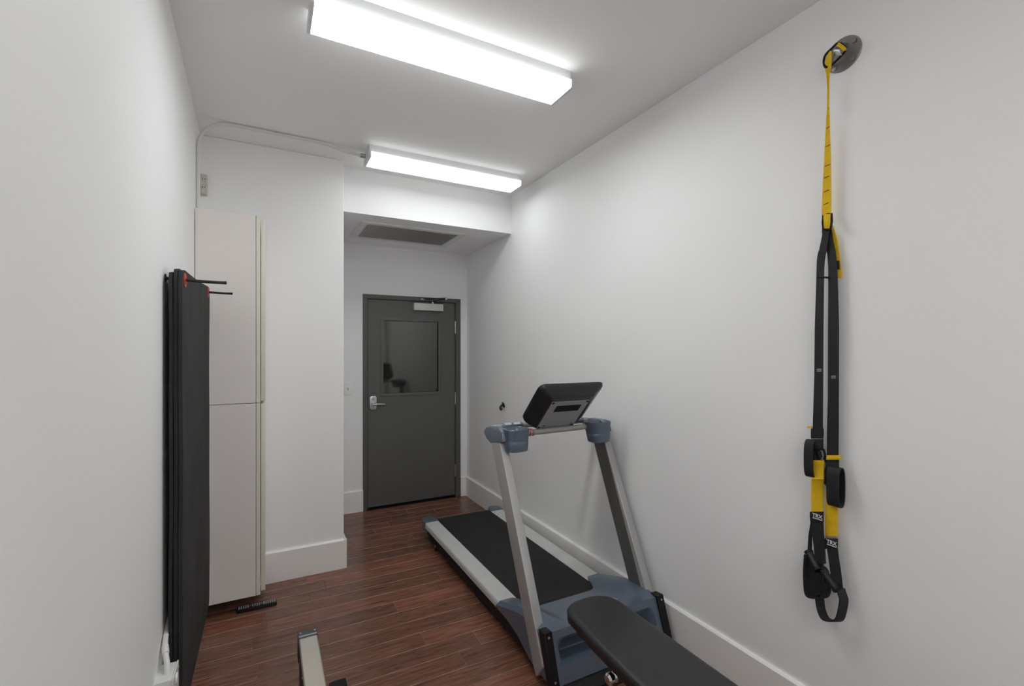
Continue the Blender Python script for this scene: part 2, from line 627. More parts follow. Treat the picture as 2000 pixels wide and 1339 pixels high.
add_box(lf, WX1, LX1, LY, LY + 0.044, LZ0, LZ1)
add_box(lf, WX0, WX1, LY, LY + 0.044, LZ0, WZ0)
add_box(lf, WX0, WX1, LY, LY + 0.044, WZ1, LZ1)
bmesh.ops.remove_doubles(lf, verts=lf.verts, dist=1e-5)
leaf = obj('leaf', lf, 'door_paint', door, smooth=0)
bd = bmesh.new()
for (a, b, c, d) in ((WX0 - 0.024, WX1 + 0.024, WZ1 - 0.003, WZ1 + 0.024), (WX0 - 0.024, WX1 + 0.024, WZ0 - 0.026, WZ0 + 0.003),
                     (WX0 - 0.024, WX0 + 0.003, WZ0, WZ1), (WX1 - 0.003, WX1 + 0.024, WZ0, WZ1)):
    add_box(bd, a, b, LY - 0.007, LY + 0.004, c, d, 0.003, 2)
obj('glazing_bead', bd, 'door_paint', leaf)
obj('pane', box(WX0, WX1, LY + 0.018, LY + 0.024, WZ0, WZ1), 'glass', leaf, smooth=0, label='dark patterned wired glass pane', loc=(1.295, LY, 1.48))
for z in (1.788, 1.037, 0.278):
    h = bmesh.new()
    add_tube(h, [(LX1 + 0.003, LY - 0.006, z - 0.06), (LX1 + 0.003, LY - 0.006, z + 0.06)], 0.0068, 12)
    for zz in (z - 0.064, z + 0.06):
        add_disc(h, (LX1 + 0.003, LY - 0.006, zz), (0, 0, 1), 0.005, 0.004, 10)
    obj('hinge', h, 'steel', leaf, label='steel hinge barrel')
# lockset
hx, hz = 0.914, 1.033
ls = prism([(hx - 0.033, hz - 0.052), (hx - 0.02, hz - 0.067), (hx + 0.02, hz - 0.067), (hx + 0.033, hz - 0.052), (hx + 0.033, hz + 0.052), (hx + 0.02, hz + 0.067), (hx - 0.02, hz + 0.067), (hx - 0.033, hz + 0.052)], 'y', LY - 0.012, LY + 0.001, 0.003, 2)
lockset = obj('lock_plate', ls, 'steel', door, label='satin steel lever lock plate')
kn = disc((hx, LY - 0.012, hz + 0.042), (0, -1, 0), 0.014, 0.016, bevel=0.004)
obj('thumb_knob', kn, 'steel', lockset)
lv = bmesh.new()
add_disc(lv, (hx + 0.006, LY - 0.012, hz - 0.012), (0, -1, 0), 0.017, 0.03, bevel=0.004)
add_tube(lv, smooth_path([(hx + 0.002, LY - 0.045, hz - 0.012), (hx + 0.03, LY - 0.05, hz - 0.011), (hx + 0.07, LY - 0.048, hz - 0.012), (hx + 0.108, LY - 0.042, hz - 0.015)], 4), [0.011] * 5 + [0.0095] * 4 + [0.0075] * 4, 12)
obj('lever', lv, 'steel', lockset)
for dx, dz in ((-0.018, -0.035), (0.0, -0.045), (0.018, -0.035)):
    obj('push_button', disc((hx + dx, LY - 0.012, hz + dz - 0.005), (0, -1, 0), 0.006, 0.005, 12), 'screw', lockset)
# closer
cb = obj('closer_body', box(1.306, 1.612, LY - 0.058, LY + 0.001, 1.947, 2.018, 0.004, 2), 'closer', door, label='pale aluminium door closer box')
obj('closer_pivot', disc((1.505, LY - 0.03, 2.018), (0, 0, 1), 0.012, 0.022, 16), 'screw', cb)
ar = bmesh.new()
add_tube(ar, [(1.505, LY - 0.03, 2.045), (1.60, LY - 0.17, 2.062)], 0.007, 8)
add_tube(ar, [(1.60, LY - 0.17, 2.066), (1.405, LY - 0.03, 2.066)], 0.007, 8)
obj('closer_arm', ar, 'frame_black', cb)
obj('closer_joint', disc((1.60, LY - 0.17, 2.052), (0, 0, 1), 0.010, 0.026, 12), 'screw', cb)
obj('closer_bracket', box(1.38, 1.435, LY - 0.04, LY - 0.014, 2.056, 2.068, 0.003, 1), 'closer', cb)
obj('kick_stop', box(DX0 + 0.035, DX0 + 0.06, BACK - 0.02, BACK - 0.012, 0.0, 0.02, 0.002, 1), 'frame_black', door)

# ------------------------------------------------------------------ ceiling lights


def fixture(label, x0, x1, ya, yb, lens='lens'):
    t = thing('fluorescent_fixture', label, 'ceiling light', ((x0 + x1) / 2, (ya + yb) / 2, CEIL), 'fluorescent ceiling fixtures in a row')
    obj('housing', box(x0 + 0.004, x1 - 0.004, ya + 0.016, yb - 0.016, 2.834, CEIL + 0.0005, 0.002, 1), 'fixture', t)
    zb = 2.800
    pr = [(ya + 0.004, 2.838), (ya, 2.834), (ya, zb + 0.006), (ya + 0.006, zb), (yb - 0.006, zb), (yb, zb + 0.006), (yb, 2.834), (yb - 0.004, 2.838)]
    xs = (x0 + 0.012, x0 + 0.055, x1 - 0.055, x1 - 0.012)
    lb = bmesh.new()
    vv = [[lb.verts.new((x, p[0], p[1])) for p in pr] for x in xs]
    for i in range(3):
        for j in range(8):
            lb.faces.new((vv[i][j], vv[i][(j + 1) % 8], vv[i + 1][(j + 1) % 8], vv[i + 1][j]))
    lb.faces.new(vv[0])
    lb.faces.new(vv[3][::-1])
    lo = obj('lens', lb, lens, t, smooth=0, label='glowing prismatic lens')
    lo.data.materials.append(M[lens + '_side'])
    lo.data.materials.append(M[lens + '_end'])
    for pg in lo.data.polygons:
        if pg.normal.z > -0.9:
            pg.material_index = 1
        elif abs(pg.center.x) > (x1 - x0) / 2 - 0.056:
            pg.material_index = 2
    for a, b in ((x0, x0 + 0.0125), (x1 - 0.0125, x1)):
        pe = [(ya - 0.001, 2.840), (ya - 0.001, zb + 0.004), (ya + 0.005, zb - 0.0015), (yb - 0.005, zb - 0.0015), (yb + 0.001, zb + 0.004), (yb + 0.001, 2.840)]
        obj('end_cap', prism(pe, 'x', a, b), 'fixture', t)
    return t


fixture('long white fluorescent ceiling light nearest the viewer, cut by the top edge', 0.142, 1.307, 1.838, 2.024)
fixture('fluorescent ceiling light in front of the soffit, fed by the white conduit', 0.590, 1.733, 3.105, 3.293, 'old_lens')
fixture('added fill light behind the viewer, unseen, modelled as a fluorescent ceiling light', 0.142, 1.307, -0.90, -0.714)  # unseen fixture added to brighten the room from behind
fixture('rearmost added fill light by the wall behind the viewer, unseen, modelled as a fluorescent ceiling light', 0.142, 1.307, -2.17, -1.984)  # second unseen fixture, added for more fill

# conduit up the left wall, over the ceiling to the far light
cy = 3.215
wx = lx(cy) + 0.011
pts = [(wx, cy, 2.338), (wx, cy, 2.70)]
for i in range(0, 11):
    a = math.pi / 2 * i / 10
    pts.append((wx + 0.155 * (1 - math.cos(a)), cy, 2.72 + 0.155 * math.sin(a)))
pts += [(0.10, cy, 2.875), (0.30, cy + 0.004, 2.875), (0.36, cy + 0.012, 2.872), (0.46, cy + 0.035, 2.862), (0.565, cy + 0.045, 2.858)]
cnd = thing('ceiling_conduit', 'white painted metal conduit climbing the left wall and crossing the ceiling', 'conduit', (wx, cy, 2.34))
obj('pipe', tube(pts, 0.0095, 12), 'conduit', cnd)
obj('connector', tube([(0.562, cy + 0.045, 2.858), (0.592, cy + 0.045, 2.858)], 0.015, 12), 'screw', cnd)
obj('strap_clip', box(0.045, 0.065, cy - 0.022, cy + 0.022, 2.883, CEIL, 0.001, 1), 'conduit', cnd)

# ------------------------------------------------------------------ air grille under the soffit
vt = thing('air_grille', 'white slatted air return grille under the soffit', 'vent', (1.105, 4.06, SOF_Z), None)
vx0, vx1, vy0, vy1 = 0.66, 1.55, 3.775, 4.345
vf = bmesh.new()
fwid = 0.055
for a, b, c, d in ((vx0, vx1, vy0, vy0 + fwid), (vx0, vx1, vy1 - fwid, vy1), (vx0, vx0 + fwid, vy0 + fwid, vy1 - fwid), (vx1 - fwid, vx1, vy0 + fwid, vy1 - fwid)):
    add_box(vf, a, b, c, d, SOF_Z - 0.010, SOF_Z + 0.001, 0.002, 1)
obj('grille_frame', vf, 'vent', vt)
obj('grille_back', box(vx0 + 0.02, vx1 - 0.02, vy0 + 0.02, vy1 - 0.02, SOF_Z - 0.0015, SOF_Z + 0.0005), 'vent_dark', vt)
ns = 46
slat_me = None
for i in range(ns):
    xx = vx0 + fwid + (vx1 - vx0 - 2 * fwid) * (i + 0.5) / ns
    if slat_me is None:
        s = prism([(-0.0052, -0.009), (-0.0035, -0.0095), (0.0055, -0.002), (0.0038, -0.0015)], 'y', vy0 + fwid - 4.06, vy1 - fwid - 4.06)
        so = obj('slat', s, 'vent', None, smooth=0)
        slat_me = so.data
    else:
        so = bpy.data.objects.new('slat', slat_me)
        COL.objects.link(so)
    so.parent = vt
    so.location = (xx - 1.105, 0, 0)
for xx in (vx0 + 0.025, vx1 - 0.025):
    obj('screw', disc((xx, 4.06, SOF_Z - 0.010), (0, 0, -1), 0.004, 0.002, 10), 'screw', vt)

# ------------------------------------------------------------------ switch, outlets, hook
sw = thing('light_switch', 'small white wall switch plate left of the grey door', 'switch', (0.68, BACK, 1.18))
obj('plate', box(0.644, 0.716, BACK - 0.006, BACK, 1.119, 1.241, 0.003, 2), 'white_plastic', sw)
obj('toggle', box(0.675, 0.685, BACK - 0.014, BACK - 0.006, 1.168, 1.190, 0.002, 1), 'old_plastic', sw)

oz0, oz1 = 2.505, 2.633
ou = thing('surface_outlet', 'aged cream surface outlet box high up beside the conduit', 'outlet', (-0.35, PIER, oz0))
obj('box', box(-0.372, -0.328, PIER - 0.034, PIER, oz0, oz1, 0.003, 1), 'old_plastic', ou)
fp = obj('face_plate', box(-0.372, -0.335, PIER - 0.040, PIER - 0.034, oz0 + 0.003, oz1 - 0.003, 0.002, 1), 'old_plastic', ou)
for z in (oz0 + 0.038, oz0 + 0.09):
    for dx in (0, 0.012):
        obj('slot', box(-0.352 + dx, -0.349 + dx, PIER - 0.0408, PIER - 0.038, z, z + 0.01), 'black_matte', fp)

# junction box low on the left wall
jy0, jy1, jz0, jz1 = 1.900, 2.010, 0.310, 0.436
jx0 = lx(1.98) - 0.002
jx1 = jx0 + 0.052
jb = thing('junction_outlet', 'white surface outlet box low on the left wall beside the hanging mats', 'outlet', (jx0, 1.98, jz0))
obj('box', box(jx0, jx1, jy0, jy1, jz0, jz1, 0.006, 2), 'box_paint', jb)
cv = obj('cover', box(jx1 - 0.001, jx1 + 0.004, jy0 - 0.002, jy1 + 0.002, jz0 - 0.002, jz1 + 0.002, 0.002, 1), 'box_paint', jb)
for z in (0.350, 0.406):
    r = obj('receptacle', disc((jx1 + 0.003, 1.955, z), (1, 0, 0), 0.017, 0.006, 16, bevel=0.002), 'white_plastic', cv)
obj('screw', disc((jx1 + 0.003, 1.955, 0.378), (1, 0, 0), 0.004, 0.004, 10), 'screw', cv)
for yy in (jy0 + 0.018, jy1 - 0.018):
    obj('screw', disc((jx1 + 0.003, yy, jz1 - 0.014), (1, 0, 0), 0.0045, 0.004, 10), 'screw', cv)
lc = thing('low_conduit', 'short white conduit bending up from the low outlet box behind the mats', 'conduit', (jx0 + 0.02, 1.97, jz1))
cxx = lx(2.1) + 0.013
pp = smooth_path([(jx0 + 0.033, 1.945, jz1 - 0.003), (jx0 + 0.030, 1.960, jz1 + 0.022), (-0.3165, 2.02, jz1 + 0.056), (lx(2.1) + 0.0100, 2.10, jz1 + 0.078), (lx(2.27) + 0.0095, 2.27, jz1 + 0.090), (lx(2.45) + 0.0095, 2.45, jz1 + 0.093)], 5)
obj('pipe', tube(pp, 0.0088, 12), 'conduit', lc)
obj('coupling', tube([pp[8], pp[10]], 0.0108, 12), 'conduit', lc)

hk = thing('cable_hook', 'small dark metal hook on the right wall left of the console', 'hook', (R_X, 3.73, 1.02))
obj('base', disc((R_X, 3.73, 1.04), (-1, 0, 0), 0.014, 0.010, 16, bevel=0.003), 'frame_black', hk)
obj('clip', tube(smooth_path([(R_X - 0.008, 3.735, 1.052), (R_X - 0.024, 3.738, 1.045), (R_X - 0.036, 3.732, 1.026), (R_X - 0.030, 3.722, 1.006)], 4), [0.008, 0.009, 0.010, 0.0105, 0.011, 0.0115, 0.012, 0.0125, 0.013, 0.0135, 0.0135, 0.013, 0.010], 10), 'frame_black', hk)
obj('peg', tube([(R_X - 0.004, 3.733, 1.056), (R_X - 0.022, 3.726, 1.072)], 0.008, 8), 'frame_black', hk)

# ------------------------------------------------------------------ cabinets by the left wall
CY0, CY1 = 3.135, PIER - 0.004
CXB, CXS, CXF, CXD0, CXD1 = lx(CY0) + 0.003, -0.0565, -0.0325, -0.0290, -0.0065


def cabinet(label, z0, z1, top, bottom, group):
    t = thing('tall_cabinet', label, 'cabinet', ((CXB + CXD1) / 2, (CY0 + CY1) / 2, z0), group)
    c = bmesh.new()
    th = 0.018
    add_box(c, CXB, CXS, CY0, CY0 + th, z0, z1, 0.0012, 1)
    add_box(c, CXB, CXS, CY1 - th, CY1, z0, z1, 0.0012, 1)
    add_box(c, CXB, CXS, CY0 + th, CY1 - th, z1 - th, z1 - 0.0003)
    add_box(c, CXB, CXS, CY0 + th, CY1 - th, z0 + 0.0003, z0 + th)
    add_box(c, CXB, CXB + 0.006, CY0 + th, CY1 - th, z0 + th, z1 - th)
    obj('body', c, 'cabinet', t)
    f = bmesh.new()
    add_box(f, CXS + 0.0022, CXF, CY0, CY0 + 0.04, z0, z1, 0.0015, 1)
    add_box(f, CXS + 0.0022, CXF, CY1 - 0.04, CY1, z0, z1, 0.0015, 1)
    add_box(f, CXS + 0.0022, CXF, CY0 + 0.04, CY1 - 0.04, z1 - 0.04, z1)
    add_box(f, CXS + 0.0022, CXF, CY0 + 0.04, CY1 - 0.04, z0, z0 + 0.04)
    obj('face_frame', f, 'cabinet_edge', t, label='cream face frame')
    obj('seam', box(CXS - 0.002, CXS + 0.0035, CY0 + 0.003, CY1 - 0.003, z0 + 0.003, z1 - 0.003), 'dark_gap', t)
    obj('door', box(CXD0, CXD1, CY0 + 0.006, CY1 - 0.002, z0 + bottom, z1 - top, 0.002, 2), 'cabinet_edge', t, label='cream slab door seen edge on')
    for zz in (z0 + 0.15, z1 - 0.15):
        obj('hinge', box(CXF - 0.002, CXD0 + 0.001, CY1 - 0.06, CY1 - 0.02, zz - 0.03, zz + 0.03), 'steel', t)
    return t


ZM = 1.226
cabinet('upper of the two stacked pinkish white cabinets beside the wall stub', ZM + 0.0015, 2.337, 0.022, 0.010, 'stacked wall cabinets')
cabinet('lower of the two stacked pinkish white cabinets, its underside just above the floor', 0.088, ZM - 0.0015, 0.004, 0.020, 'stacked wall cabinets')

# television remote on the floor under the cabinet
rm = thing('remote_control', 'black television remote lying on the floor under the cabinet', 'remote', (-0.055, 3.165, 0))
rm_ang = 0.02
rb = box(-0.155, 0.055, 3.140, 3.185, 0.001, 0.022, 0.004, 2)
obj('body', rb, 'remote', rm)
kb = bmesh.new()
for i in range(17):
    for j in range(3):
        if i in (5, 10) and j != 1:
            continue
        kx, ky = -0.143 + i * 0.0117, 3.150 + j * 0.0125
        add_box(kb, kx - 0.0036, kx + 0.0036, ky - 0.0036, ky + 0.0036, 0.0215, 0.0245, 0.001, 1)
ko = obj('keys', kb, 'remote_keys', rm)
ko['kind'] = 'stuff'

# ------------------------------------------------------------------ exercise mats on wall hooks
MY0, MY1 = 2.068, 3.022
mz0, mz1 = 0.155, 1.852
HOOKS = ((2.118, 1.798, -0.142), (2.945, 1.846, -0.168))


def mat_mesh(x, thick, y0, y1, z0, z1, seed, cut):
    r = random.Random(seed)
    bm = bmesh.new()
    ny, nz = 16, 40
    ph = [r.uniform(0, 6.28) for _ in range(4)]
    def surf(i, j, side):
        fy, fz = i / ny, j / nz
        y = y0 + (y1 - y0) * fy
        zt = z1 - 0.007 * math.sin(math.pi * fy) - 0.016 * (1 - fy) + 0.030 * fy
        zb = z0 + 0.004 * math.sin(3 * fy + ph[0])
        z = zb + (zt - zb) * fz
        # rounded corners
        cr = 0.03
        for cyy, s in ((y0, 1), (y1, -1)):
            for czz, q in ((zb, 1), (zt, -1)):
                dy, dz = (y - cyy) * s, (z - czz) * q
                if dy < cr and dz < cr and (cr - dy) ** 2 + (cr - dz) ** 2 > cr * cr:
                    k = cr / math.hypot(cr - dy, cr - dz)
                    y = cyy + s * (cr - (cr - dy) * k)
                    z = czz + q * (cr - (cr - dz) * k)
        w = 0.0008 * math.sin(7 * fz + ph[1] + 2 * fy) + 0.0006 * math.sin(17 * fz + ph[2])
        xx = x - 0.0047 * fy + w + (thick if side else 0)
        return (xx, y, z)
    vs = [[[bm.verts.new(surf(i, j, s)) for j in range(nz + 1)] for i in range(ny + 1)] for s in (0, 1)]
    for i in range(ny):
        for j in range(nz):
            for s in (0, 1):
                q = (vs[s][i][j], vs[s][i + 1][j], vs[s][i + 1][j + 1], vs[s][i][j + 1])
                bm.faces.new(q if s == 0 else q[::-1])
    for i in range(ny):
        for j in (0, nz):
            bm.faces.new((vs[0][i][j], vs[0][i + 1][j], vs[1][i + 1][j], vs[1][i][j]))
    for j in range(nz):
        for i in (0, ny):
            bm.faces.new((vs[0][i][j], vs[0][i][j + 1], vs[1][i][j + 1], vs[1][i][j]))
    return bm


mats = ((-0.3125, 0.0108, 'hindmost of three black foam mats hanging on the left wall, against the paint', -0.010, 11),
        (-0.2993, 0.0120, 'middle one of three black foam mats hanging on the left wall', 0.004, 12),
        (-0.2848, 0.0128, 'front one of three black foam mats on the left wall, with red eyelets showing', 0.0, 13))
for x, th, lab, dz, sd in mats:
    t = thing('exercise_mat', lab, 'mat', (x, (MY0 + MY1) / 2, mz0), 'black mats hanging on the left wall')
    sh = {11: -0.004, 12: 0.002, 13: 0.0}[sd]
    obj('foam_sheet', mat_mesh(x, th, MY0 + sh, MY1 + sh, mz0 + dz, mz1 + dz, sd, 0), 'mat_foam', t, smooth=50)
    if sd == 13:
        for yy, zz, tip in HOOKS:
            rg = bmesh.new()
            xs = x - 0.0047 * (yy - MY0) / (MY1 - MY0) + th
            add_ring(rg, (xs - 0.001, yy, zz), (1, 0, 0), 0.027, 0.0105, 0.004, 28)
            add_ring(rg, (xs - 0.001, yy, zz), (1, 0, 0), 0.016, 0.0100, 0.0065, 28)
            obj('eyelet', rg, 'red_ring', t, label='red eyelet ring')
for i, (yy, zz, tip) in enumerate(HOOKS):
    t = thing('mat_hook', ('black hook rod nearest the viewer holding the mats', 'black hook rod next to the cabinet holding the mats')[i], 'hook', (lx(yy), yy, zz), 'rods of the mat rack')
    wxx = lx(yy)
    obj('rod', tube(smooth_path([(wxx, yy, zz + 0.004), (-0.27, yy, zz + 0.001), (tip - 0.05, yy, zz - 0.001), (tip, yy, zz - 0.0005)], 4), 0.0058, 12), 'black_rod', t)
    obj('wall_flange', disc((wxx, yy, zz + 0.004), (1, 0, 0), 0.016, 0.004, 20), 'black_rod', t)
    obj('end_cap', disc((tip - 0.004, yy, zz - 0.0005), (1, 0, 0), 0.0066, 0.009, 14, bevel=0.002), 'black_rod', t)

# ------------------------------------------------------------------ treadmill
XC = 1.475
tm = thing('treadmill', 'blue and silver treadmill with black belt along the right wall', 'treadmill', (XC, 2.7, 0))
RZ = 0.155
fb = bmesh.new()
add_box(fb, 1.155, 1.795, 1.95, 3.66, 0.045, 0.118, 0.004, 1)
add_box(fb, 1.150, 1.190, 1.84, 3.60, 0.020, 0.10, 0.004, 1)
add_box(fb, 1.760, 1.800, 1.84, 3.60, 0.020, 0.10, 0.004, 1)
add_box(fb, 1.135, 1.815, 1.752, 1.97, 0.012, 0.062, 0.004, 1)
add_box(fb, 1.16, 1.79, 1.66, 1.80, 0.0, 0.036, 0.006, 1)
frame_o = obj('base_frame', fb, 'black_matte', tm)
for x in (1.165, 1.785):
    for y in (3.44,):
        f = bmesh.new()
        add_disc(f, (x, y, 0.0), (0, 0, 1), 0.022, 0.022, 18, bevel=0.004)
        obj('levelling_foot', f, 'black_matte', tm)
        obj('foot_bolt', disc((x - 0.012 if x < XC else x + 0.012, y, 0.030), (-1 if x < XC else 1, 0, 0), 0.009, 0.006, 12), 'screw', tm)
for x in (1.20, 1.75):
    w = bmesh.new()
    add_disc(w, (x - 0.015, 1.90, 0.031), (1, 0, 0), 0.031, 0.03, 20, bevel=0.004)
    obj('wheel', w, 'black_matte', tm)
# belt with its roller bend at the far end
by0, by1, bz = 2.10, 3.715, 0.149
prof = [(by0, bz)] + [(by1 - 0.035, bz)]
for i in range(1, 9):
    a = math.pi * i / 8
    prof.append((by1 - 0.035 + 0.035 * math.sin(a), bz - 0.035 + 0.035 * math.cos(a)))
prof += [(by0, bz - 0.070)]
obj('belt', prism(prof, 'x', 1.246, 1.704), 'belt', tm, smooth=30)
obj('deck_edge', prism([(2.18, 0.14), (3.66, 0.14), (3.66, 0.1505), (2.18, 0.1505)], 'x', 1.237, 1.713), 'black_matte', tm)
for s in (-1, 1):
    def X(l):
        return XC + s * l
    pr = [(X(0.348), 0.112), (X(0.348), 0.126), (X(0.345), 0.128), (X(0.345), 0.132), (X(0.349), 0.134), (X(0.349), 0.140), (X(0.346), 0.142), (X(0.346), 0.146), (X(0.3475), 0.149), (X(0.342), RZ), (X(0.242), RZ), (X(0.238), RZ - 0.004), (X(0.238), 0.112)]
    obj('side_rail', prism(pr, 'y', 2.20, 3.625), 'rail', tm, smooth=20)
    cap = prism([(X(0.351), 3.620), (X(0.351), 3.70), (X(0.335), 3.735), (X(0.30), 3.750), (X(0.262), 3.735), (X(0.236), 3.69), (X(0.236), 3.620)], 'z', 0.085, RZ + 0.004, 0.006, 2)
    obj('rail_end_cap', cap, 'blue', tm)
# motor hood
ARM = [(1.80, 0.243), (1.88, 0.256), (1.97, 0.252), (2.04, 0.240), (2.11, 0.219), (2.18, 0.196), (2.24, 0.176), (2.29, 0.158)]
MID = [(1.80, 0.243), (1.88, 0.222), (1.96, 0.201), (2.04, 0.180), (2.10, 0.165), (2.16, 0.152)]
hb = bmesh.new()
nx, ny = 56, 26
cols = [-1 + 2 * i / nx for i in range(nx + 1)]
HW = 0.362
grid = []
for c in cols:
    x = XC + HW * c
    a = abs(HW * c)
    yb = 2.16 + 0.135 * sstep(0.195, 0.262, a)
    colv = []
    for j in range(ny + 1):
        s = j / ny
        y = yb + (1.80 - yb) * s
        k = sstep(0.17, 0.30, a)
        z = interp(MID, y) * (1 - k) + interp(ARM, y) * k
        z -= 0.016 * sstep(0.335, 0.362, a)
        colv.append((x, y, z))
    grid.append(colv)
# front face with the carrying recess
front_rows = [(0.236, 0), (0.225, 0), (0.212, 0.0), (0.200, 0.10), (0.185, 0.35), (0.165, 0.65), (0.145, 0.88), (0.128, 1.0), (0.1215, 1.0), (0.1205, 0.95), (0.108, 0.0), (0.100, 0.0), (0.075, 0), (0.052, 0), (0.040, 0)]
for i, c in enumerate(cols):
    x = XC + HW * c
    a = abs(HW * c)
    for z, d in front_rows:
        yy = 1.80 - (0.243 - z) * 0.36
        kx = 1 - sstep(0.255, 0.300, a)
        low = 0.02 * 0
        grid[i].append((x, yy + 0.075 * d * kx, z))
V = [[hb.verts.new(p) for p in colv] for colv in grid]
for i in range(nx):
    for j in range(len(V[0]) - 1):
        hb.faces.new((V[i][j], V[i + 1][j], V[i + 1][j + 1], V[i][j + 1]))
# side skirts, their lower edge sweeping down to the front
LOW = [(1.70, 0.040), (1.90, 0.048), (1.96, 0.068), (2.05, 0.105), (2.15, 0.122), (2.30, 0.130)]
for i, s in ((0, -1), (nx, 1)):
    prev = None
    for j in range(len(V[0])):
        p = V[i][j].co
        zl = min(interp(LOW, p.y), p.z - 0.0005)
        q = hb.verts.new((p.x - s * 0.002, p.y, zl))
        if prev:
            hb.faces.new((V[i][j - 1], V[i][j], q, prev))
        prev = q
# close the rim towards the belt
prev = None
for i in range(nx + 1):
    p = V[i][0].co
    q = hb.verts.new((p.x, p.y, 0.118))
    if prev:
        hb.faces.new((V[i - 1][0], V[i][0], q, prev))
    prev = q
hood = obj('motor_hood', hb, 'blue', tm, smooth=28, label='blue plastic motor hood')
stk = bmesh.new()
q = [(1.612, 1.922), (1.652, 1.922), (1.652, 1.964), (1.612, 1.964)]
va = [stk.verts.new((p[0], p[1], interp(MID, p[1]) + 0.0012)) for p in q]
vb = [stk.verts.new((p[0], p[1], interp(MID, p[1]) + 0.0024)) for p in q]
stk.faces.new(va[::-1])
stk.faces.new(vb)
for j in range(4):
    stk.faces.new((va[j], va[(j + 1) % 4], vb[(j + 1) % 4], vb[j]))
obj('sticker', stk, 'sticker', hood, smooth=0, label='small pale sticker')
for x in (1.19, 1.76):
    obj('screw', disc((x, 1.731, 0.055), (0, -1, 0.2), 0.005, 0.003, 10), 'screw', hood)
# uprights with foot brackets
for s in (-1, 1):
    xo, xi = XC + s * 0.370, XC + s * 0.323
    x0, x1 = min(xo, xi), max(xo, xi)
    b0, t0 = Vector((0, 1.838, 0.030)), Vector((0, 2.232, 1.035))
    dep0, dep1 = 0.088, 0.108
    ub = prism([(b0.y - 0.045, 0.10), (b0.y + 0.015, 0.020), (b0.y + dep0 - 0.045, 0.060), (t0.y + dep1, t0.z - 0.006), (t0.y, t0.z + 0.006)], 'x', x0, x1, 0.006, 3)
    up = obj('upright', ub, 'silver', tm)
    fa, fz = 1.719, 0.046
    br = prism([(fa, fz), (fa + 0.05, fz), (1.84, 0.250), (1.787, 0.257)], 'x', x0 + 0.004, x1 - 0.001, 0.003, 1)
    brk = obj('foot_bracket', br, 'black', tm)
    for (yy, zz) in ((1.7255, 0.066), (1.7795, 0.236)):
        obj('screw', disc(((x0 + x1) / 2, yy, zz), (0, -1, 0.25), 0.005, 0.003, 10), 'screw', brk)
    for (yy, zz) in ((1.85, 0.075), (1.885, 0.125)):
        obj('bolt', disc((xo, yy, zz), (s, 0, 0), 0.007, 0.003, 12), 'screw', up)
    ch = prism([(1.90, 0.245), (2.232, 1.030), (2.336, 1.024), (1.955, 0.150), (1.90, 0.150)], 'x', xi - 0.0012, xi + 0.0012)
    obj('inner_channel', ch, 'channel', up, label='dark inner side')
    el = prism([(2.196, 1.048), (2.352, 1.018), (2.402, 1.034), (2.436, 1.058), (2.438, 1.080), (2.410, 1.100), (2.360, 1.112), (2.250, 1.116), (2.214, 1.106)], 'x', x0 - 0.002, x1 + 0.002, 0.012, 3)
    obj('elbow_cover', el, 'blue', tm)
    # cup holder
    cu = bmesh.new()
    n = 28
    rings = []
    prof_c = [(0.993, 0.050), (0.997, 0.057), (1.03, 0.060), (1.045, 0.0605), (1.047, 0.0595), (1.055, 0.0605), (1.112, 0.064), (1.115, 0.061), (1.109, 0.056), (1.010, 0.050)]
    cxp = XC - 0.282 if s < 0 else XC + 0.282
    for z, r in prof_c:
        ring = []
        for j in range(n):
            a = 2 * math.pi * j / n
            ca, sa = math.cos(a), math.sin(a)
            e = 0.75
            px = math.copysign(abs(ca) ** e, ca) * r * 1.12
            py = math.copysign(abs(sa) ** e, sa) * r * 0.92
            if s > 0 and px < 0:
                px *= 1 + 0.30 * sstep(0.99, 1.11, z)
            ring.append(cu.verts.new((cxp + px, 2.215 + py, z)))
        rings.append(ring)
    for a, b in zip(rings, rings[1:]):
        for j in range(n):
            cu.faces.new((a[j], a[(j + 1) % n], b[(j + 1) % n], b[j]))
    cu.faces.new(rings[0][::-1])
    cu.faces.new(rings[-1])
    obj('cup_holder', cu, 'blue', tm, smooth=40)
    gx0, gx1 = (1.188, 1.328) if s < 0 else (2 * XC - 1.328, 2 * XC - 1.188)
    gr = tube([(gx0, 2.385, 1.0985), (gx0 + 0.006, 2.385, 1.0985), (gx1 - 0.006, 2.385, 1.0985), (gx1, 2.385, 1.0985)], [0.017, 0.020, 0.020, 0.017], 18)
    gp = obj('hand_grip', gr, 'blue', tm)
    for a, b in ((gx0 + 0.02, gx0 + 0.062), (gx1 - 0.062, gx1 - 0.02)):
        obj('pulse_sensor', tube([(a, 2.385, 1.1015), (b, 2.385, 1.1015)], 0.0185, 16), 'steel', gp)
hr = smooth_path([(1.118, 2.405, 1.078), (1.142, 2.392, 1.094), (1.185, 2.386, 1.098), (1.30, 2.385, 1.0985), (1.475, 2.385, 1.0985), (1.65, 2.385, 1.0985), (1.765, 2.386, 1.098), (1.808, 2.392, 1.094), (1.832, 2.405, 1.078)], 5)
obj('hand_rail', tube(hr, 0.0165, 14), 'bar', tm)
obj('cross_bar', tube(smooth_path([(1.215, 2.235, 1.084), (1.30, 2.228, 1.083), (1.475, 2.226, 1.084), (1.65, 2.228, 1.087), (1.72, 2.24, 1.09)], 5), 0.0165, 14), 'bar', tm)
rc = bmesh.new()
for dx in (0.0, 0.008, 0.019):
    add_tube(rc, [(1.283 + dx + 0.007 * math.sin(2 * math.pi * j / 20 + dx * 200) * 0.8, 2.228 + 0.0185 * math.cos(2 * math.pi * j / 20), 1.083 + 0.0185 * math.sin(2 * math.pi * j / 20)) for j in range(20)], 0.0022, 6, closed=True)
obj('safety_cord', rc, 'red_cord', tm, label='red safety cord wound on the bar')
